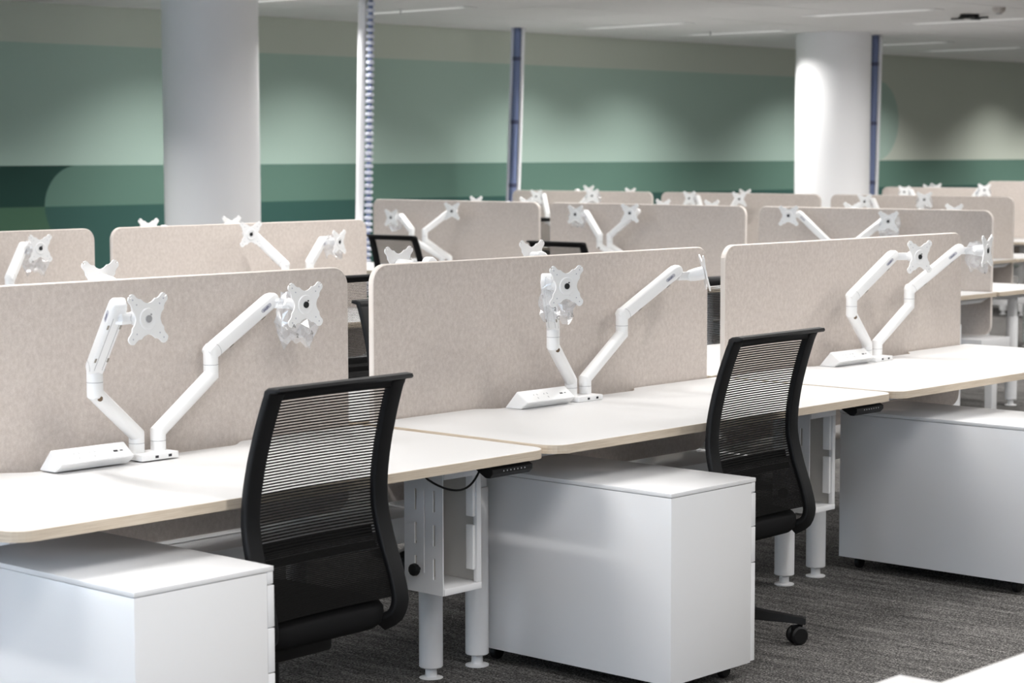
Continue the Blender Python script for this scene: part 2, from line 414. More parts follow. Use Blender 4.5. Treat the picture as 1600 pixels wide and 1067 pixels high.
# computer holder (slotted steel box hung under the desk, open to the user)
HX0, HX1, HY0, HY1, HZ0, HZ1 = 0, .16, 0, .155, .302, .666
def slotted(name, u0, u1, z0, z1, slots, place, mt):
    """flat plate in (u,z) with real slot openings"""
    us = sorted({u0, u1, *[v for s in slots for v in s[:2]]}); zs = sorted({z0, z1, *[v for s in slots for v in s[2:]]})
    bm = bmesh.new()
    for a, b in zip(us, us[1:]):
        for c, d in zip(zs, zs[1:]):
            mu, mz = (a+b)/2, (c+d)/2
            if any(s[0] < mu < s[1] and s[2] < mz < s[3] for s in slots): continue
            box(bm, *place(a, b, c, d))
    bmesh.ops.remove_doubles(bm, verts=bm.verts, dist=1e-5)
    return mesh_of(bm, name, mt)
sl = [(u, u+.009, z, z+.062) for u in (.030, .105) for z in (.345, .442, .540)]+[(.072, .076, .36, .60)]
side_l = slotted('side_panel', HY0, HY1, HZ0, HZ1, sl, lambda a, b, c, d: (HX0, HX0+.003, a, b, c, d), 'white_steel')
sl = [(u, u+.006, z, z+.115) for u in (.045, .07, .095, .12) for z in (.37, .505)]
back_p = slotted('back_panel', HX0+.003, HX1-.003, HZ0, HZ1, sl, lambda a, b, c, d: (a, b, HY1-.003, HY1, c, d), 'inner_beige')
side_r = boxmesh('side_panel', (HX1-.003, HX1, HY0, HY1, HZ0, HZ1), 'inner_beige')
bot_p = boxmesh('bottom_tray', (HX0+.003, HX1-.003, HY0-.004, HY1-.003, HZ0, HZ0+.020), 'white_steel', .002)
top_p = boxmesh('top_bracket', (HX0+.003, HX1-.003, HY0-.004, HY1-.003, HZ1-.030, HZ1-.001), 'white_steel', .002)
post_p = boxmesh('corner_post', (HX1-.022, HX1-.0035, HY0-.003, HY0+.012, HZ0+.0205, HZ1-.0305), 'white_steel', .002)
pad_p = boxmesh('foam_pad', (HX1-.034, HX1-.0225, HY0+.002, HY0+.03, 0, .13), 'white_plastic', .002)
bm = bmesh.new(); lathe(bm, [(.006, 0), (.006, .012), (.017, .013), (.019, .020), (.017, .028), (.008, .030)], 10); knob_me = mesh_of(bm, 'knob', 'black_plastic', auto=40)
bm = bmesh.new(); pts = [Vector((-.10, -.02, HZ1)) + Vector((.24*t, -.03*math.sin(PI*t), -.055*math.sin(PI*t)**.8 if 0 < t < 1 else 0)) for t in [i/16 for i in range(17)]]
sweep(bm, pts, circle(.0032, 8)); cord_me = mesh_of(bm, 'cord', 'black_plastic', smooth=True)
def build_holder(cord):
    r = empty('computer_holder', (0, 0, 0)); s = link('side_panel', side_l, r); link('side_panel', side_r, r); link('back_panel', back_p, r)
    link('bottom_tray', bot_p, r); link('top_bracket', top_p, r); link('corner_post', post_p, r)
    link('foam_pad', pad_p, r, (0, 0, .36)); link('foam_pad', pad_p, r, (0, 0, .515))
    link('knob', knob_me, s, (0, .095, .37), (0, R_(-90), 0))
    if cord: link('cord', cord_me, r)
    return r

# ------------------------------------------------------------------ monitor arm parts (lower link rises along +x)
TR, R1, ZS, L2 = .0215, .226, .235, .27
post_me = (lambda bm: (lathe(bm, [(TR, .018), (TR, .043), (TR-.0012, .0436), (TR-.0012, .0444)], 22), mesh_of(bm, 'post', 'white_plastic', auto=30))[1])(bmesh.new())
bm = bmesh.new(); sweep(bm, [(0, 0, .0445), (0, 0, .068), (R1, 0, .205), (R1, 0, ZS)], circle(TR, 22), up=Vector((0, 1, 0))); low_me = mesh_of(bm, 'lower_arm', 'white_plastic', auto=28)
bm = bmesh.new(); lathe(bm, [(.0075, 0), (.0075, .0042)], 12); slot_me = mesh_of(bm, 'cable_slot', 'brass_slot')
seam_me = (lambda bm: (lathe(bm, [(TR+.0002, -.0006), (TR+.0002, .0006)], 22), mesh_of(bm, 'seam', 'seam_grey'))[1])(bmesh.new())
# upper arm: vertical sleeve then a boxy spring arm; modelled along +x at 0 elevation, sleeve separate
slv_me = (lambda bm: (lathe(bm, [(TR, .0008), (TR, .040), (TR*.9, .052), (TR*.6, .060)], 22), mesh_of(bm, 'elbow_sleeve', 'white_plastic', auto=30))[1])(bmesh.new())
bm = bmesh.new(); hs = .021
sec = rrect(.0205, hs, .008, 3)
rings = [(-.014, .70), (-.006, .95), (.004, 1), (L2-.018, 1), (L2-.002, .94), (L2+.010, .72), (L2+.015, .35)]
prev = None
for x, s in rings:
    rg = [bm.verts.new((x, a*(.6+.4*s), b*s)) for a, b in sec]
    if prev:
        for i in range(len(sec)): bm.faces.new((prev[i], prev[(i+1) % len(sec)], rg[(i+1) % len(sec)], rg[i]))
    else: bm.faces.new(rg[::-1])
    prev = rg
bm.faces.new(prev); upp_me = mesh_of(bm, 'upper_arm', 'white_plastic', auto=40)
bm = bmesh.new(); prism(bm, [(x, z) for x, z in rrect(.021, .0062, .006, 4)], -.0008, .0, axis='y'); badge_me = mesh_of(bm, 'badge', 'badge_grey')
bm = bmesh.new()                                     # scribbled mark printed on the badge
zz = [(-.013, .003), (-.0125, -.003), (-.009, -.0032), (-.0085, .0012), (-.0055, .0008), (-.0055, -.003), (-.002, -.0028), (-.0015, .0012), (.002, .0012), (.0015, -.0045), (.0045, -.0002), (.005, .003), (.008, -.002), (.011, .001)]
sweep(bm, [(x, -.0010, z) for x, z in zz], [(-.0008, -.0002), (.0008, -.0002), (.0008, .0002), (-.0008, .0002)], up=Vector((0, 1, 0))); ink_me = mesh_of(bm, 'print', 'badge_ink')
bm = bmesh.new()                                     # cover joint and little openings on the under side of the arm
for s in (-1, 1): box(bm, .02, L2-.03, s*.0105-.0005, s*.0105+.0005, -hs-.0006, -hs+.0004)
for x in (.055, .195):
    for s in (-1, 1): box(bm, x, x+.016, s*.0165-.0025, s*.0165+.0025, -hs-.0007, -hs+.0006, 1)
cov_me = mesh_of(bm, 'cable_cover_joint', ['seam_grey', 'slot_shadow'])
bm = bmesh.new(); sweep(bm, [(.012+.010*math.cos(a), -.0206, .019*math.sin(a)) for a in [R_(-80+16*i) for i in range(11)]], circle(.0005, 5)); sweep(bm, [(.012+.010*math.cos(a), .0206, .019*math.sin(a)) for a in [R_(-80+16*i) for i in range(11)]], circle(.0005, 5)); arc_me = mesh_of(bm, 'cover_joint', 'seam_grey')
bm = bmesh.new()                                     # unit-length head link along +x (scaled when placed): fork
for s in (-1, 1): box(bm, 0, 1, -.011, .011, s*.010-.004, s*.010+.004, bevel=0)
box(bm, .1, 1, -.008, .008, -.0065, .0065); fork_me = mesh_of(bm, 'head_link', 'white_plastic')
bm = bmesh.new(); lathe(bm, [(.014, -.012), (.020, .0), (.023, .022), (.024, .050), (.0, .0502)], 20); hub_me = mesh_of(bm, 'tilt_hub', 'white_plastic', auto=35)   # along +z = plate normal
# plate: four-lobed screen plate, normal +z, up = +y
PTS = []
for q in range(4):
    a0 = q*90+45
    ca, sa = math.cos(R_(a0)), math.sin(R_(a0)); nx, ny = -sa, ca
    # flank, rounded lobe (the two upper ones are slotted at the tip), flank
    tip = [(-.0128, .0765), (-.0105, .0810), (-.0060, .0838), (.0, .0850), (.0060, .0838), (.0105, .0810), (.0128, .0765)]
    if q < 2: tip = [(-.0128, .0765), (-.0105, .0810), (-.0060, .0838), (-.0022, .0848), (-.0022, .0775), (.0022, .0775), (.0022, .0848), (.0060, .0838), (.0105, .0810), (.0128, .0765)]
    for w_, r_ in [(-.0200, .053), (-.0148, .0590), (-.0128, .066)]+tip+[(.0128, .066), (.0148, .0590), (.0200, .053)]: PTS.append((ca*r_+nx*w_, sa*r_+ny*w_))
    a1 = a0+45; PTS += [(rr_*math.cos(R_(a1+d_)), rr_*math.sin(R_(a1+d_))) for rr_, d_ in ((.0465, -18), (.0415, -9), (.0400, 0), (.0415, 9), (.0465, 18))]
def plate_mesh():
    bm = bmesh.new(); prism(bm, PTS, -.002, .002)
    lathe(bm, [(.029, .0018), (.027, .0045), (.025, .0048), (.019, .0030), (.017, .0029)], 24)
    for q in range(4):
        a = R_(45+90*q)
        for r_ in (.0707, .053): lathe(bm, [(.0022, .0015), (.0022, .0024)], 8, r_*math.cos(a), r_*math.sin(a), 1)
        if q < 2:
            pass
    return mesh_of(bm, 'screen_plate', ['white_plastic', 'badge_grey'], auto=30)
plate_me = plate_mesh()
cap_me = (lambda bm: (lathe(bm, [(.0095, .003), (.0095, .0058)], 16), lathe(bm, [(.002, .003), (.002, .0055)], 8, .008, .011), mesh_of(bm, 'hub_cap', 'hub_black'))[-1])(bmesh.new())
capg_me = (lambda bm: (lathe(bm, [(.0095, .003), (.0095, .0058)], 16), lathe(bm, [(.002, .003), (.002, .0055)], 8, .008, .011), mesh_of(bm, 'hub_cap', 'seam_grey'))[-1])(bmesh.new())
base_me = boxmesh('base_block', (-.063, .063, -.04, .04, 0, .018), 'white_plastic', .0025)
port_me = boxmesh('usb_port', (-.0055, .0055, -.0006, 0, -.0035, .0035), 'usb_dark')
# crumpled bag of clear film
def bag_mesh(seed, hang, wide):
    r = random.Random(seed); bm = bmesh.new(); nu, nv = 18, 9; rings = []
    tip = [r.uniform(.5, 1.0) for _ in range(nu)]
    ph = r.uniform(0, 6)
    for j in range(nv):
        t = j/(nv-1); rad = .030+(wide-.030)*math.sin(PI*min(1, t*.78+.12)); ring = []
        for i in range(nu):
            a = 2*PI*i/nu; k = 1+.26*math.sin(3*a+ph+2*t)*t+r.uniform(-.13, .13)
            corner = (abs(math.cos(a+ph*.3))**3)*.028*t
            z = .035-hang*t*(.62+.38*tip[i])+r.uniform(-.005, .005)
            ring.append(bm.verts.new((rad*k*math.cos(a)*1.15, rad*k*math.sin(a)*.72, z-corner)))
        rings.append(ring)
    for a, b in zip(rings, rings[1:]):
        for i in range(nu):
            p, q, s, t_ = a[i], a[(i+1) % nu], b[(i+1) % nu], b[i]
            if r.random() < .5: bm.faces.new((p, q, s)); bm.faces.new((p, s, t_))
            else: bm.faces.new((p, q, t_)); bm.faces.new((q, s, t_))
    # pinch the mouth shut below
    return mesh_of(bm, 'film_bag', 'clear_film')
BAGS = [bag_mesh(3, .15, .058), bag_mesh(11, .13, .055), bag_mesh(23, .115, .062)]
MARKS = [text_mesh('print', t, .016, 'bag_ink') for t in ('A', '2', 'C')]
bm = bmesh.new(); sweep(bm, [(0, .006, 0), (-.0055, -.004, 0), (.0055, -.004, 0)], [(-.0007, -.0002), (.0007, -.0002), (.0007, .0002), (-.0007, .0002)], up=Vector((0, 0, 1)), closed=True); tri_me = mesh_of(bm, 'print', 'bag_ink')

def build_arm(parent_loc, rz, poses, label, group):
    """poses: list of two dicts (post x/y, f1, f2, elev, k=(dx,dy,dz) from arm end to plate back, na plate facing, bag)"""
    r = empty('monitor_arm', parent_loc, rz); tag(r, label, 'monitor arm', group)
    b = link('base_block', base_me, r, (.011, .68, HT))
    for x in (-.012, .033): link('usb_port', port_me, b, (x, -.04, .009))
    for p in poses:
        if p is None: continue
        P = Vector((p['x'], p.get('y', .70), HT)); f1 = R_(p['f1']); f2 = R_(p['f2']); el = R_(p['el'])
        link('post', post_me, r, P)
        lo = link('lower_arm', low_me, r, P, (0, 0, f1))
        if p.get('slot', True):
            az = R_(50); link('cable_slot', slot_me, lo, (R1-.010+(TR-.002)*math.cos(az), (TR-.002)*math.sin(az), .193), (0, R_(100), az))
        E_ = P+Vector((R1*math.cos(f1), R1*math.sin(f1), ZS)); link('seam', seam_me, lo, (R1, 0, ZS)); link('seam', seam_me, lo, (0, 0, .044))
        link('elbow_sleeve', slv_me, r, E_, (0, 0, f2))
        S_ = E_+Vector((0, 0, .036)); M_ = Matrix.Rotation(f2, 3, 'Z') @ Matrix.Rotation(-el, 3, 'Y')
        up = link('upper_arm', upp_me, r, S_, M_.to_euler())
        for sd in (-1, 1):
            bd = link('badge', badge_me, up, (L2-.045, sd*.0204, 0), (0, 0, 0 if sd < 0 else PI)); 
        link('print', ink_me, up, (L2-.045, -.0204, 0)); link('cable_cover_joint', cov_me, up); link('cover_joint', arc_me, up)
        T = S_+M_ @ Vector((L2, 0, 0))
        na = R_(p.get('na', -90)); nv = Vector((math.cos(na), math.sin(na), 0)); tl = R_(p.get('tilt', 0))
        nv = Vector((nv.x*math.cos(tl), nv.y*math.cos(tl), math.sin(tl)))
        K = T+Vector(p['k']); d = K-T; ln = max(.02, math.hypot(d.x, d.y))
        fk = link('head_link', fork_me, r, T, (0, 0, math.atan2(d.y, d.x))); fk.scale = (ln, 1, 1); fk.location.z = K.z
        side = Vector((-math.sin(na), math.cos(na), 0)); upv = nv.cross(side) * -1
        upv = side.cross(nv); 
        if upv.z < 0: upv = -upv
        xr = upv.cross(nv)
        RM = Matrix((xr, upv, nv)).transposed()
        link('tilt_hub', hub_me, r, K, RM.to_euler())
        Cc = K+nv*.054
        pl = link('screen_plate', plate_me, r, Cc, (RM @ Matrix.Rotation(R_(p.get('spin', 0)), 3, 'Z')).to_euler())
        link('hub_cap', capg_me if p.get('pale') else cap_me, pl)
        if p.get('bag') is not None:
            bq = p['bag']; o = link('film_bag', BAGS[bq], r, K+nv*.012+Vector((0, 0, p.get('bagz', .0))), (0, 0, na+R_(90)))
            for q in range(3):
                mk = MARKS[(q+bq) % 3] if q < 2 else tri_me
                link('print', mk, o, ((-.046, -.034, .020)[q], -.046, (-.060, -.088, -.082)[q]), (R_(84), 0, R_((-25, -10, 15)[q])))
    return r
def ik(post, Cp, na=-90, toward=None, side=None):
    """angles that carry the plate to the local point Cp"""
    P = Vector((post[0], post[1])); n_ = Vector((math.cos(R_(na)), math.sin(R_(na)))); K = Vector((Cp[0], Cp[1]))-n_*.054
    d = P-K; T = K+(d.normalized()*.05 if d.length > .05 else Vector((0, .05)))
    ez = HT+ZS+.036; s = max(-.3, min(.86, (Cp[2]+.012-ez)/L2)); el = math.asin(s); r2 = L2*math.cos(el)
    D = (T-P); dist = max(abs(R1-r2)+.004, min(R1+r2-.003, D.length)); a0 = math.atan2(D.y, D.x)
    c = max(-1, min(1, (R1*R1+dist*dist-r2*r2)/(2*R1*dist))); best = None
    for sg in (-1, 1):
        f1 = a0+sg*math.acos(c); E_ = P+Vector((math.cos(f1), math.sin(f1)))*R1; T2 = P+D.normalized()*dist; f2 = math.atan2(T2.y-E_.y, T2.x-E_.x)
        bad = max(0, E_.y-.755)*100+(0 if side is None or sg == side else 1)
        if best is None or bad < best[0]: best = (bad, f1, f2, T2)
    _, f1, f2, T2 = best
    return dict(x=post[0], y=post[1], f1=math.degrees(f1), f2=math.degrees(f2), el=math.degrees(el), k=(K.x-T2.x, K.y-T2.y, -.012), na=na)

# ------------------------------------------------------------------ office chair (faces +y)
def chair_proto():
    r = empty('office_chair', (0, 0, 0))
    bm = bmesh.new(); prev = None
    for sc_, z in ((.80, .345), (.93, .348), (.985, .360), (1, .380), (.995, .400), (.965, .413), (.90, .420), (.5, .423)):
        rg = [bm.verts.new((x*sc_, y*sc_, z+(.012*(1-(x/.24)**2)*-1 if z > .405 else 0))) for x, y in rrect(.234, .235, .085, 6)]
        if prev:
            for i in range(len(rg)): bm.faces.new((prev[i], prev[(i+1) % len(rg)], rg[(i+1) % len(rg)], rg[i]))
        else: bm.faces.new(rg[::-1])
        prev = rg
    bm.faces.new(prev); link('seat', mesh_of(bm, 'seat', 'black_fabric', smooth=True), r, (0, .015, 0))
    link('mechanism', boxmesh('mechanism', (-.10, .10, -.12, .12, .290, .344), 'black_plastic', .012), r)
    bm = bmesh.new(); box(bm, .10, .245, .03, .046, .312, .320, bevel=.002); box(bm, .235, .285, .02, .056, .309, .321, bevel=.003); link('height_lever', mesh_of(bm, 'height_lever', 'black_plastic', auto=35), r)
    bm = bmesh.new(); lathe(bm, [(.030, .085), (.030, .20), (.016, .202), (.016, .291)], 20); link('gas_lift', mesh_of(bm, 'gas_lift', 'black_plastic', auto=30), r)
    # star base
    bm = bmesh.new(); lathe(bm, [(.040, .070), (.045, .085), (.045, .120), (.034, .126)], 20); link('base_hub', mesh_of(bm, 'base_hub', 'black_plastic', auto=30), r)
    bm = bmesh.new(); rr = []
    for x, hw, z0, z1 in ((.035, .026, .078, .122), (.15, .022, .076, .108), (.27, .017, .070, .092), (.305, .016, .066, .088), (.315, .010, .066, .084)):
        rr.append([bm.verts.new((x, y, z)) for y, z in ((-hw, z0), (hw, z0), (hw*.8, z1), (-hw*.8, z1))])
    for a, b in zip(rr, rr[1:]):
        for i in range(4): bm.faces.new((a[i], a[(i+1) % 4], b[(i+1) % 4], b[i]))
    bm.faces.new(rr[0][::-1]); bm.faces.new(rr[-1]); armb = mesh_of(bm, 'base_leg', 'black_plastic', auto=35)
    bm = bmesh.new()
    for s in (-1, 1):
        b2 = bmesh.new(); lathe(b2, [(.022, -.0095), (.029, -.007), (.030, .004), (.024, .0095)], 22)
        bmesh.ops.rotate(b2, verts=b2.verts, matrix=Matrix.Rotation(PI/2, 3, 'X')); bmesh.ops.translate(b2, verts=b2.verts, vec=(0, s*.014, .0302))
        t = bpy.data.meshes.new('t'); b2.to_mesh(t); b2.free(); bm.from_mesh(t); bpy.data.meshes.remove(t)
    box(bm, -.020, .018, -.0045, .0045, .030, .062); lathe(bm, [(.0075, .050), (.0075, .074)], 10, .012, 0)
    cast = mesh_of(bm, 'castor', 'black_plastic', auto=40)
    for k in range(5):
        a = R_(-65+72*k); l = link('base_leg', armb, r, (0, 0, 0), (0, 0, a)); link('castor', cast, l, (.288, 0, 0), (0, 0, R_(40+50*k)))
    # backrest stiles: y, z, half width
    ST_ = [(-.185, .352, .205), (-.226, .375, .222), (-.236, .415, .230), (-.220, .48, .229), (-.186, .575, .226), (-.166, .66, .223), (-.170, .74, .220), (-.186, .82, .217), (-.210, .90, .214), (-.236, .972, .211), (-.247, .992, .210)]
    def lerp(z):
        for (y0, z0, h0), (y1, z1, h1) in zip(ST_[1:], ST_[2:]):
            if z0 <= z <= z1: t = (z-z0)/(z1-z0); return y0+(y1-y0)*t, h0+(h1-h0)*t
        return ST_[-1][0], ST_[-1][2]
    import_pts = ST_
    for s in (-1, 1):
        bm = bmesh.new(); path = []
        for a, b in zip(import_pts, import_pts[1:]):
            for q in range(3): t = q/3; path.append(Vector((s*(a[2]+(b[2]-a[2])*t), a[0]+(b[0]-a[0])*t, a[1]+(b[1]-a[1])*t)))
        path.append(Vector((s*import_pts[-1][2], import_pts[-1][0], import_pts[-1][1])))
        sm = [path[0]]+[(path[i-1]+path[i]*2+path[i+1])/4 for i in range(1, len(path)-1)]+[path[-1]]
        sweep(bm, sm, rrect(.026, .011, .007, 3) if s else None, up=Vector((0, 1, 0)))
        link('back_stile', mesh_of(bm, 'back_stile', 'black_frame', auto=50), r)
    bm = bmesh.new(); prof = [(-.228, .984), (-.232, .996), (-.244, 1.003), (-.262, 1.006), (-.282, 1.004), (-.285, .997), (-.280, .992), (-.262, .992), (-.250, .984), (-.247, .972), (-.232, .968)]
    xs = [(-.236, .55), (-.2345, .85), (-.230, 1), (.230, 1), (.2345, .85), (.236, .55)]; prev = None
    cy, cz_ = -.253, .990
    for x, s in xs:
        rg = [bm.verts.new((x, cy+(y-cy)*s, cz_+(z-cz_)*s)) for y, z in prof]
        if prev:
            for i in range(len(prof)): bm.faces.new((prev[i], prev[(i+1) % len(prof)], rg[(i+1) % len(prof)], rg[i]))
        else: bm.faces.new(rg[::-1])
        prev = rg
    bm.faces.new(prev); link('top_rail', mesh_of(bm, 'top_rail', 'black_frame', auto=45), r)
    bm = bmesh.new(); z = .43
    while z < .972:                                   # horizontal ribs of the knitted back
        y, h = lerp(z); h -= .018; pt = []
        for i in range(7):
            t = -1+2*i/6; pt.append((t*h, y+.004-.010*(1-t*t)*-1, z))
        sweep(bm, pt, [(-.0014, -.0019), (.0014, -.0019), (.0014, .0019), (-.0014, .0019)], up=Vector((0, 0, 1))); z += .0044 if z < .588 else .0076
    mm = link('back_mesh', mesh_of(bm, 'back_mesh', 'black_mesh'), r); mm['kind'] = 'stuff'
    for z0, z1, dy in ((.548, .566, .022), (.580, .606, .024)):
        bm = bmesh.new(); 
        y0, h = lerp(z0); y1, _ = lerp(z1); hh = h-.02
        ring = []
        for i in range(9):
            t = -1+2*i/8; o_ = dy+.012*(1-t*t)
            ring.append([bm.verts.new((t*hh, yy+o_+e, zz)) for yy, zz, e in ((y0, z0, 0), (y0, z0, .006), (y1, z1, .006), (y1, z1, 0))])
        for a, b in zip(ring, ring[1:]):
            for i in range(4): bm.faces.new((a[i], a[(i+1) % 4], b[(i+1) % 4], b[i]))
        bm.faces.new(ring[0][::-1]); bm.faces.new(ring[-1]); link('lumbar_band', mesh_of(bm, 'lumbar_band', 'black_plastic', auto=40), r)
    return r

# ------------------------------------------------------------------ benches
desk0, ped0, pow0 = build_desk(), build_ped(), build_power()
hold0, hold1 = build_holder(True), build_holder(False)
chair0 = chair_proto()
used = set()
def place(proto, loc, rz, label, cat, group):
    o = proto if proto.name not in used else copy_tree(proto)
    used.add(proto.name); o.location = loc; o.rotation_euler = (0, 0, rz)
    tag(o, label, cat, group); return o
spine_cache = {}
class Bench:
    """double-sided bench; origin on its screen line, local x along the line (to the right of the near user)"""
    def __init__(s, ox, oy, rz): s.o = Vector((ox, oy, 0)); s.rz = rz
    def w(s, x, y, z=0): return s.o+Matrix.Rotation(s.rz, 3, 'Z') @ Vector((x, y, z))
    def frame(s, cx, far):                         # desk frame: origin front-edge middle
        return (s.w(cx, .802), s.rz+PI) if far else (s.w(cx, -.802), s.rz)
    def local(s, cx, far, p):                      # world point -> desk frame
        o, a = s.frame(cx, far); return Matrix.Rotation(-a, 3, 'Z') @ (Vector(p)-o)
    def desk(s, cx, far, label, dz=0):
        o, a = s.frame(cx, far); return place(desk0, o+Vector((0, 0, dz)), a, label, 'desk', 'sit-stand desks')
    def screen(s, cx, label, wd=None, dz=0, tall=0):
        o = link('felt_screen', scr_me if wd is None else screen_mesh(wd, tall), None, s.w(cx, 0, dz), (0, 0, s.rz)); return tag(o, label, 'screen', 'felt desk screens')
    def power(s, cx, far, label):
        o, a = s.frame(cx, far); m_ = Matrix.Rotation(a, 3, 'Z'); return place(pow0, o+m_ @ Vector((-.325, 0, 0)), a, label, 'power box', 'desktop power boxes')
    def arm(s, cx, far, poses, label):
        o, a = s.frame(cx, far); return build_arm(o, a, poses, label, 'dual monitor arms')
    def arm_at(s, cx, far, targets, label, bags=(None, None), nas=(-90, -90)):
        ps = []
        for i, t in enumerate(targets):
            if t is None: ps.append(None); continue
            q = ik(((-.024, .05)[i], .70), s.local(cx, far, t), nas[i]); q['bag'] = bags[i]; q['slot'] = i == 0; ps.append(q)
        return s.arm(cx, far, ps, label)
    def spine(s, xa, xb, label):
        r = empty('bench_frame', s.w((xa+xb)/2, 0), s.rz); h = (xb-xa)/2; tag(r, label, 'bench frame', 'bench frames')
        link('cable_beam', boxmesh('cable_beam', (-h, h, -.17, .17, .365, .447), 'white_steel', .004), r)
        for sx in (-1, 1):
            for x in ([h-.03] if sx > 0 else [-h+.03]):
                link('cross_rail', boxmesh('cross_rail', (x-.02, x+.02, -.345, .345, .462, .530), 'white_steel', .003), r) if False else None
                lg = link('leg', boxmesh('leg', (x-.025, x+.025, -.03, .03, 0, .364), 'white_steel', .003), r)
        return r
P_ = 1.82
# ---- bench A (nearest)
A = Bench(-.01, .802, 0)
ACX = [-.91, .91, 2.73]
nm = ['leftmost', 'middle', 'rightmost']
for i, cx in enumerate(ACX):
    A.screen(cx, ['beige felt screen with rounded corner, leftmost on the nearest bench', 'beige felt screen in the middle of the nearest bench', 'beige felt screen at the right end of the nearest bench'][i])
    A.desk(cx, False, ['white sit-stand desk with birch edge, leftmost on the nearest bench', 'white sit-stand desk with birch edge in the middle of the nearest bench', 'white sit-stand desk with birch edge at the right end of the nearest bench'][i], dz=(-.0035 if i == 0 else 0))
    A.desk(cx, True, 'white desk on the far side of the nearest bench, behind its %s screen' % nm[i])
    A.power(cx, False, 'white wedge-shaped power box on the %s desk of the nearest bench' % nm[i])
A.spine(-1.82, 3.64, 'white cable beam frame under the nearest bench')
A.arm(ACX[0], False, [dict(x=-.024, f1=-155, f2=-108, el=42, k=(.058, .012, -.037), na=-88, pale=True),
                      dict(x=.05, f1=10, f2=0, el=31, k=(.022, -.070, -.012), na=-92, bag=0, slot=False)], 'white dual monitor arm on the leftmost desk of the nearest bench')
A.arm(ACX[1], False, [dict(x=-.024, f1=-154, f2=-144, el=38, k=(.020, -.022, -.020), na=-103, bag=1, bagz=-.01),
                      dict(x=.05, f1=6, f2=-20, el=34, k=(.060, -.012, -.022), na=-45, tilt=12, slot=False)], 'white dual monitor arm on the middle desk of the nearest bench')
A.arm(ACX[2], False, [dict(x=-.024, f1=-163, f2=-14, el=36, k=(.052, -.045, -.006), na=-105),
                      dict(x=.05, f1=-2, f2=-42, el=39, k=(.050, -.040, -.010), na=-80, bag=2, slot=False)], 'white dual monitor arm on the right end desk of the nearest bench')
def far_targets(pxs, y, z=1.186):
    return [Vector((at(p, 400, y=y).x, y, z)) if p else None for p in pxs]
A.arm_at(ACX[0], True, far_targets((None, 156), 1.02, 1.19), 'monitor arm whose plate peeks over the leftmost screen of the nearest bench')
A.arm_at(ACX[1], True, far_targets((831, 623), 1.02, 1.19), 'monitor arm whose two plates peek over the middle screen of the nearest bench')
for i, cx in enumerate(ACX):                                        # pedestals, holders
    pass
pc = at(209, 925.5, z=PH)
place(ped0, (pc.x, pc.y, 0), 0, 'white drawer pedestal at the bottom left corner, nearest the camera', 'pedestal', 'drawer pedestals')
place(ped0, (.166, -.289, 0), 0, 'white drawer pedestal in the middle, between the two near chairs', 'pedestal', 'drawer pedestals')
place(ped0, (2.125, -.335, 0), 0, 'white drawer pedestal at the right edge under the nearest bench', 'pedestal', 'drawer pedestals')
place(hold0, (-.252, .205, 0), 0, 'slotted white computer holder with black knob and cord, beside the left near chair', 'computer holder', 'computer holders')
place(hold1, (1.572, .205, 0), 0, 'slotted white computer holder beside the right near chair', 'computer holder', 'computer holders')
CH = 'office chairs'
def chair(x, y, a, label): return place(chair0, (x, y, 0), R_(a), label, 'chair', CH)
chair(-.972, .112, 2, 'black mesh office chair nearest the camera, tucked in at the left')
chair(.868, .110, 2, 'black mesh office chair tucked in at the middle desk, right of the central pedestal')
chair(1.225, 1.62, 180, 'black chair behind the gap between the left and middle near screens, turned to face us')
chair(3.08, 1.52, 180, 'black chair behind the gap between the middle and right near screens')

# ---- bench B (second, left)
YB = 4.462
B = Bench(0, YB, 0); bj = 1.733
BCX = [bj-.91, bj+.91]
for i, cx in enumerate(BCX):
    B.screen(cx, ['beige felt screen cut by the left edge of the photo, second bench', 'beige felt screen standing before the left column, second bench'][i], dz=-.012)
    for far in (0, 1): B.desk(cx, far, 'white desk on the %s side of the second bench, %s' % (('near', 'far')[far], ('left', 'right')[i]))
    B.power(cx, False, 'white power box on the %s desk of the second bench' % ('left', 'right')[i])
B.spine(bj-1.82, bj+1.82, 'white cable beam frame under the second bench')
yb = YB-.20
B.arm_at(BCX[0], False, [None, at(63, 388, y=yb)], 'monitor arm in clear film at the left edge, second bench', (None, 0))
B.arm_at(BCX[1], False, [at(392, 366, y=yb), at(530, 378, y=yb)], 'dual monitor arm before the left column, right plate wrapped in film', (None, 2), (-100, -75))
ft = lambda p, z=1.17: Vector((at(p, 350, y=YB+.22).x, YB+.22, z))
B.arm_at(BCX[1], True, [ft(362), ft(232)], 'monitor arm peeking over the screen before the left column')
chair(2.20, 3.36, 0, 'black mesh chair of the second bench, top seen between two near screens')

# ---- benches C, D, E run away from the wall (users on their left face right)
def cross_bench(xs, yn, n_, names, cname):
    b = Bench(xs, yn, -PI/2); out = []
    for i in range(n_):
        cx = .91-.052+P_*i; out.append(cx)
    return b, out
Cb, CCX = cross_bench(6.765, 7.80, 3, None, None)
who = ['left', 'middle', 'right']
for i, cx in enumerate(CCX):
    Cb.screen(cx, 'beige felt screen, %s of the three on the first crosswise bench' % who[i])
    for far in (0, 1): Cb.desk(cx, far, 'white desk at the %s %s side of the first crosswise bench' % (who[i], ('near', 'far')[far]))
    Cb.power(cx, False, 'white power box on the %s desk of the first crosswise bench' % who[i])
Cb.spine(-.05, 5.39, 'white cable beam frame under the first crosswise bench')
tx = 6.765-.20
Cb.arm_at(CCX[0], 0, [at(611, 340, x=tx), at(706, 330, x=tx)], 'dual monitor arm at the left screen of the first crosswise bench', (1, None), (-85, -75))
Cb.arm_at(CCX[1], 0, [at(899, 335, x=tx), at(984, 333, x=tx)], 'dual monitor arm at the middle screen of the first crosswise bench', (2, None), (-85, -72))
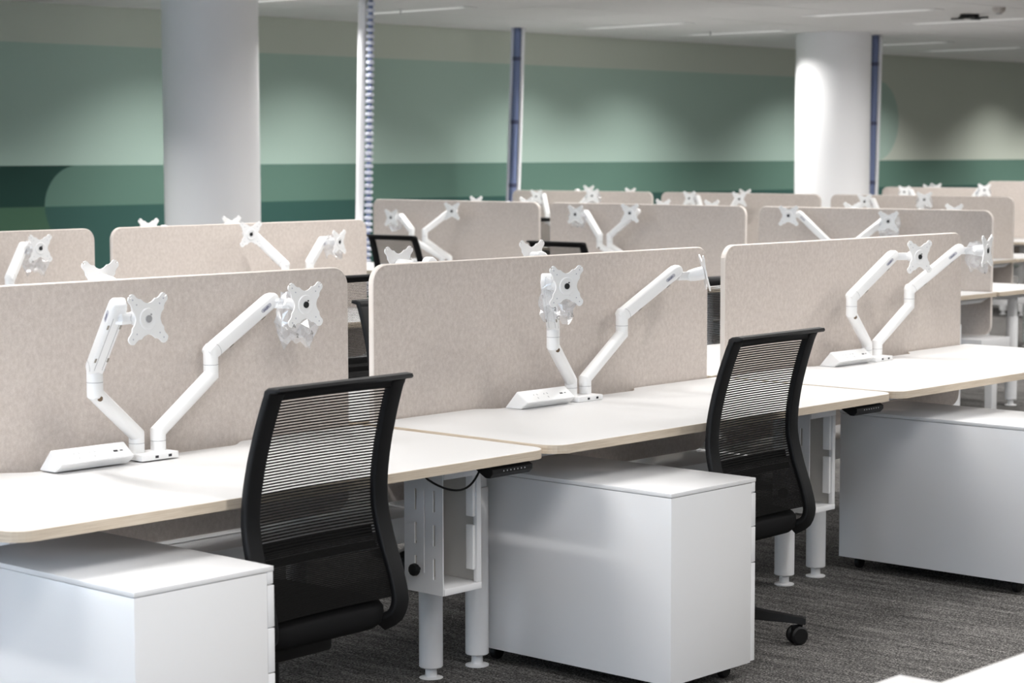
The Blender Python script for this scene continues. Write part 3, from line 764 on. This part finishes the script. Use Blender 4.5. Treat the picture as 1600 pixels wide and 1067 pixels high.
Cb.arm_at(CCX[2], 0, [at(1232, 337, x=tx), at(1388, 346, x=tx)], 'dual monitor arm at the right screen of the first crosswise bench', (None, 0), (-70, -75))
fx = 6.765+.2
fc = lambda p, x, z=1.182: Vector((x, at(p, 320, x=x).y, z))
Cb.arm_at(CCX[0], 1, [fc(822, fx), fc(744, fx)], 'monitor arm peeking over the left screen of the first crosswise bench')
Cb.arm_at(CCX[1], 1, [fc(1112, fx), fc(1036, fx)], 'monitor arm peeking over the middle screen of the first crosswise bench')
Cb.arm_at(CCX[2], 1, [fc(1491, fx), fc(1331, fx)], 'monitor arm peeking over the right screen of the first crosswise bench')
chair(5.86, 6.42, -90, 'black chair in the distance left, backed against the left crosswise screen')
chair(5.80, 4.86, -90, 'black chair just showing above the middle near screen, first crosswise bench')

Db, DCX = cross_bench(10.425, 9.69, 3, None, None)
for i, cx in enumerate(DCX):
    Db.screen(cx, 'taupe felt screen, %s of the three on the second crosswise bench' % who[i])
    for far in (0, 1): Db.desk(cx, far, 'white desk at the %s %s side of the second crosswise bench' % (who[i], ('near', 'far')[far]))
Db.spine(-.05, 5.39, 'white cable beam frame under the second crosswise bench')
tx = 10.425-.20
Db.arm_at(DCX[0], 0, [at(838, 307, x=tx), at(925, 306, x=tx)], 'dual monitor arm at the left screen of the second crosswise bench', (1, 2), (-80, -65))
Db.arm_at(DCX[1], 0, [at(1077, 310, x=tx), at(1155, 311, x=tx)], 'dual monitor arm at the middle screen of the second crosswise bench', (0, None), (-85, -65))
Db.arm_at(DCX[2], 0, [at(1351, 315, x=tx), at(1444, 312, x=tx)], 'dual monitor arm at the right screen of the second crosswise bench', (None, 1), (-80, -65))
fx = 10.425+.2
Db.arm_at(DCX[0], 1, [fc(985, fx), fc(920, fx, 1.20)], 'monitor arm peeking over the left screen of the second crosswise bench')
Db.arm_at(DCX[1], 1, [fc(1164, fx), None], 'monitor arm peeking over the middle screen of the second crosswise bench')
chair(9.52, 8.32, -90, 'black chair seen through the gap between the left and middle crosswise screens')

Eb, ECX = cross_bench(14.085, 7.88, 2, None, None)
Eb.screen(.61, 'pale felt screen of the farthest bench, right of the blue cable', wd=1.20)
Eb.screen(1.22+.80, 'taller felt screen at the far right edge of the photo', wd=1.6, tall=.068)
Eb.desk(.80, 0, 'white desk at the left near side of the farthest bench'); Eb.desk(2.62, 0, 'white desk at the right near side of the farthest bench')
Eb.desk(.80, 1, 'white desk at the left far side of the farthest bench'); Eb.desk(2.62, 1, 'white desk at the right far side of the farthest bench')
Eb.spine(-.08, 3.5, 'white cable beam frame under the farthest bench')
tx = 14.085-.2
Eb.arm_at(.80, 0, [at(1413, 300, x=tx), at(1538, 297, x=tx)], 'dual monitor arm wrapped in film on the farthest bench', (2, 0), (-80, -60))
fx = 14.085+.2
Eb.arm_at(.80, 1, [fc(1462, fx, 1.19), fc(1450, fx, 1.18)], 'monitor arm peeking over the farthest bench screen')
Eb.arm_at(2.3, 1, [fc(1566, fx, 1.255), None], 'monitor arm peeking over the taller screen at the right edge')

# ---- the bench in front of the camera: only a desk corner and a pedestal top show
pz = at(1406, 1054, z=PH); dzp = at(1530, 1045, z=HT)
place(desk0, (pz.x-.30, dzp.y, 0), PI, 'white desk edge in the bottom right corner of the photo', 'desk', 'sit-stand desks')
place(ped0, (pz.x, pz.y, 0), PI, 'white pedestal top peeking in at the bottom edge, right', 'pedestal', 'drawer pedestals')

# ------------------------------------------------------------------ service drops (cable chains from ceiling to benches)
def link_chain(path, label, kind):
    r = empty('cable_drop', path[0]); o0 = Vector(path[0]); tag(r, label, 'cable', 'ceiling cable drops')
    pts = []
    P = [Vector(p) for p in path]
    for a, b in zip(P, P[1:]):
        for q in range(12): pts.append(a+(b-a)*(q/12))
    pts.append(P[-1])
    for _ in range(6): pts = [pts[0]]+[(pts[i-1]+pts[i]*2+pts[i+1])/4 for i in range(1, len(pts)-1)]+[pts[-1]]
    rel = [p-o0 for p in pts]; U = Vector((.6, -.75, 0)).normalized()
    def tube(name, off, rad, mt, seg=10):
        bm = bmesh.new(); sweep(bm, [p+off for p in rel], circle(rad, seg), up=Vector((0, 1, 0))); return link(name, mesh_of(bm, name, mt, smooth=True), r)
    L = sum((b-a).length for a, b in zip(rel, rel[1:]))
    def at_s(s):
        acc = 0
        for a, b in zip(rel, rel[1:]):
            d = (b-a).length
            if acc+d >= s: return a+(b-a)*((s-acc)/d)
            acc += d
        return rel[-1]
    if kind == 'chain':
        tube('cable_sleeve', -U*.040, .034, 'cable_white'); tube('chain_core', U*.028, .020, 'cable_blue')
        bm = bmesh.new(); lathe(bm, [(.030, -.014), (.036, -.010), (.036, .010), (.030, .014)], 12); sg = mesh_of(bm, 'chain_link', 'cable_spine', auto=35)
    else:
        tube('cable_bundle', Vector((0, 0, 0)), .036, 'cable_blue'); tube('cable_sleeve', U*.055, .020, 'cable_white'); tube('cable_sleeve', -U*.048, .016, 'cable_spine')
        bm = bmesh.new(); lathe(bm, [(.040, -.02), (.042, -.016), (.042, .016), (.040, .02)], 14); sg = mesh_of(bm, 'clamp', 'cable_dark', auto=35)
    step = .052 if kind == 'chain' else .62; s = .03 if kind == 'chain' else .30
    while s < L-.02:
        link('chain_link' if kind == 'chain' else 'clamp', sg, r, at_s(s)+(U*.028 if kind == 'chain' else Vector((0, 0, 0)))); s += step
    return r
def drop(px, py, px2, py2, depth_top, tgt, label, kind):
    u = lambda a, b, t: CAM+(fwd+rgt*((a-800)/F_PX)+dwn*((b-533.5)/F_PX))*t
    q = u(px2, py2, depth_top); p = u(px, py, depth_top); p.z = CEIL-.012
    link_chain([p, p+(q-p)*.5, q, Vector((q.x+(tgt[0]-q.x)*.5, q.y+(tgt[1]-q.y)*.5, .62)), Vector(tgt)], label, kind)
drop(574, 5, 570, 335, 16.75, (6.85, 8.05, .42), 'white sleeve and segmented cable chain hanging beside the left column', 'chain')
drop(809, 54, 801, 305, 20.5, (10.45, 9.80, .42), 'blue banded cable bundle hanging mid-photo by the mural', 'bundle')
drop(1368, 58, 1361, 300, 21.9, (14.1, 8.07, .42), 'blue banded cable bundle hanging beside the right column', 'bundle')

for l in desk0.children:                      # the leftmost desk's outer leg stands clear of the pedestal
    if l.location.x < -.5: l.location.x -= .062
# ------------------------------------------------------------------ small ceiling fittings
p = at(1515, 21, z=CEIL)
r = empty('mounting_bracket', (p.x, p.y, CEIL-.007), R_(48)); tag(r, 'flat black four-armed bracket fixed to the ceiling', 'bracket')
bm = bmesh.new(); lathe(bm, [(.075, -.035), (.085, -.03), (.085, 0)], 20); link('centre_box', mesh_of(bm, 'centre_box', 'black_plastic', auto=40), r)
for k in range(4):
    bm = bmesh.new(); prism(bm, [(.07, -.03), (.17, -.022), (.185, 0), (.17, .022), (.07, .03)], -.042, -.028); link('bracket_arm', mesh_of(bm, 'bracket_arm', 'black_plastic'), r, (0, 0, 0), (0, 0, R_(45+90*k)))
p = at(1561, 10, z=CEIL)
r = empty('smoke_detector', (p.x, p.y, CEIL-.007)); tag(r, 'round beige smoke detector on the ceiling at top right', 'smoke detector')
bm = bmesh.new(); lathe(bm, [(.030, -.050), (.045, -.040), (.055, -.022), (.056, 0)], 24); link('body', mesh_of(bm, 'body', 'detector', auto=40), r)
bm = bmesh.new(); lathe(bm, [(.020, -.060), (.027, -.056), (.028, -.0501)], 18); link('sensor_cap', mesh_of(bm, 'sensor_cap', 'seam_grey', auto=40), r)
for px, py, lb in ((626, 12, 'small sprinkler head on the ceiling right of the cable chain'), (1110, 47, 'small sprinkler head on the ceiling left of the right column')):
    p = at(px, py, z=CEIL); r = empty('sprinkler_head', (p.x, p.y, CEIL-.007)); tag(r, lb, 'sprinkler', 'ceiling sprinklers')
    bm = bmesh.new(); lathe(bm, [(.018, -.006), (.040, -.004), (.042, 0)], 18); link('rose', mesh_of(bm, 'rose', 'ceiling_tile'), r)
    bm = bmesh.new(); lathe(bm, [(.010, -.045), (.014, -.043), (.006, -.040), (.006, -.0062)], 12); link('deflector', mesh_of(bm, 'deflector', 'seam_grey'), r)
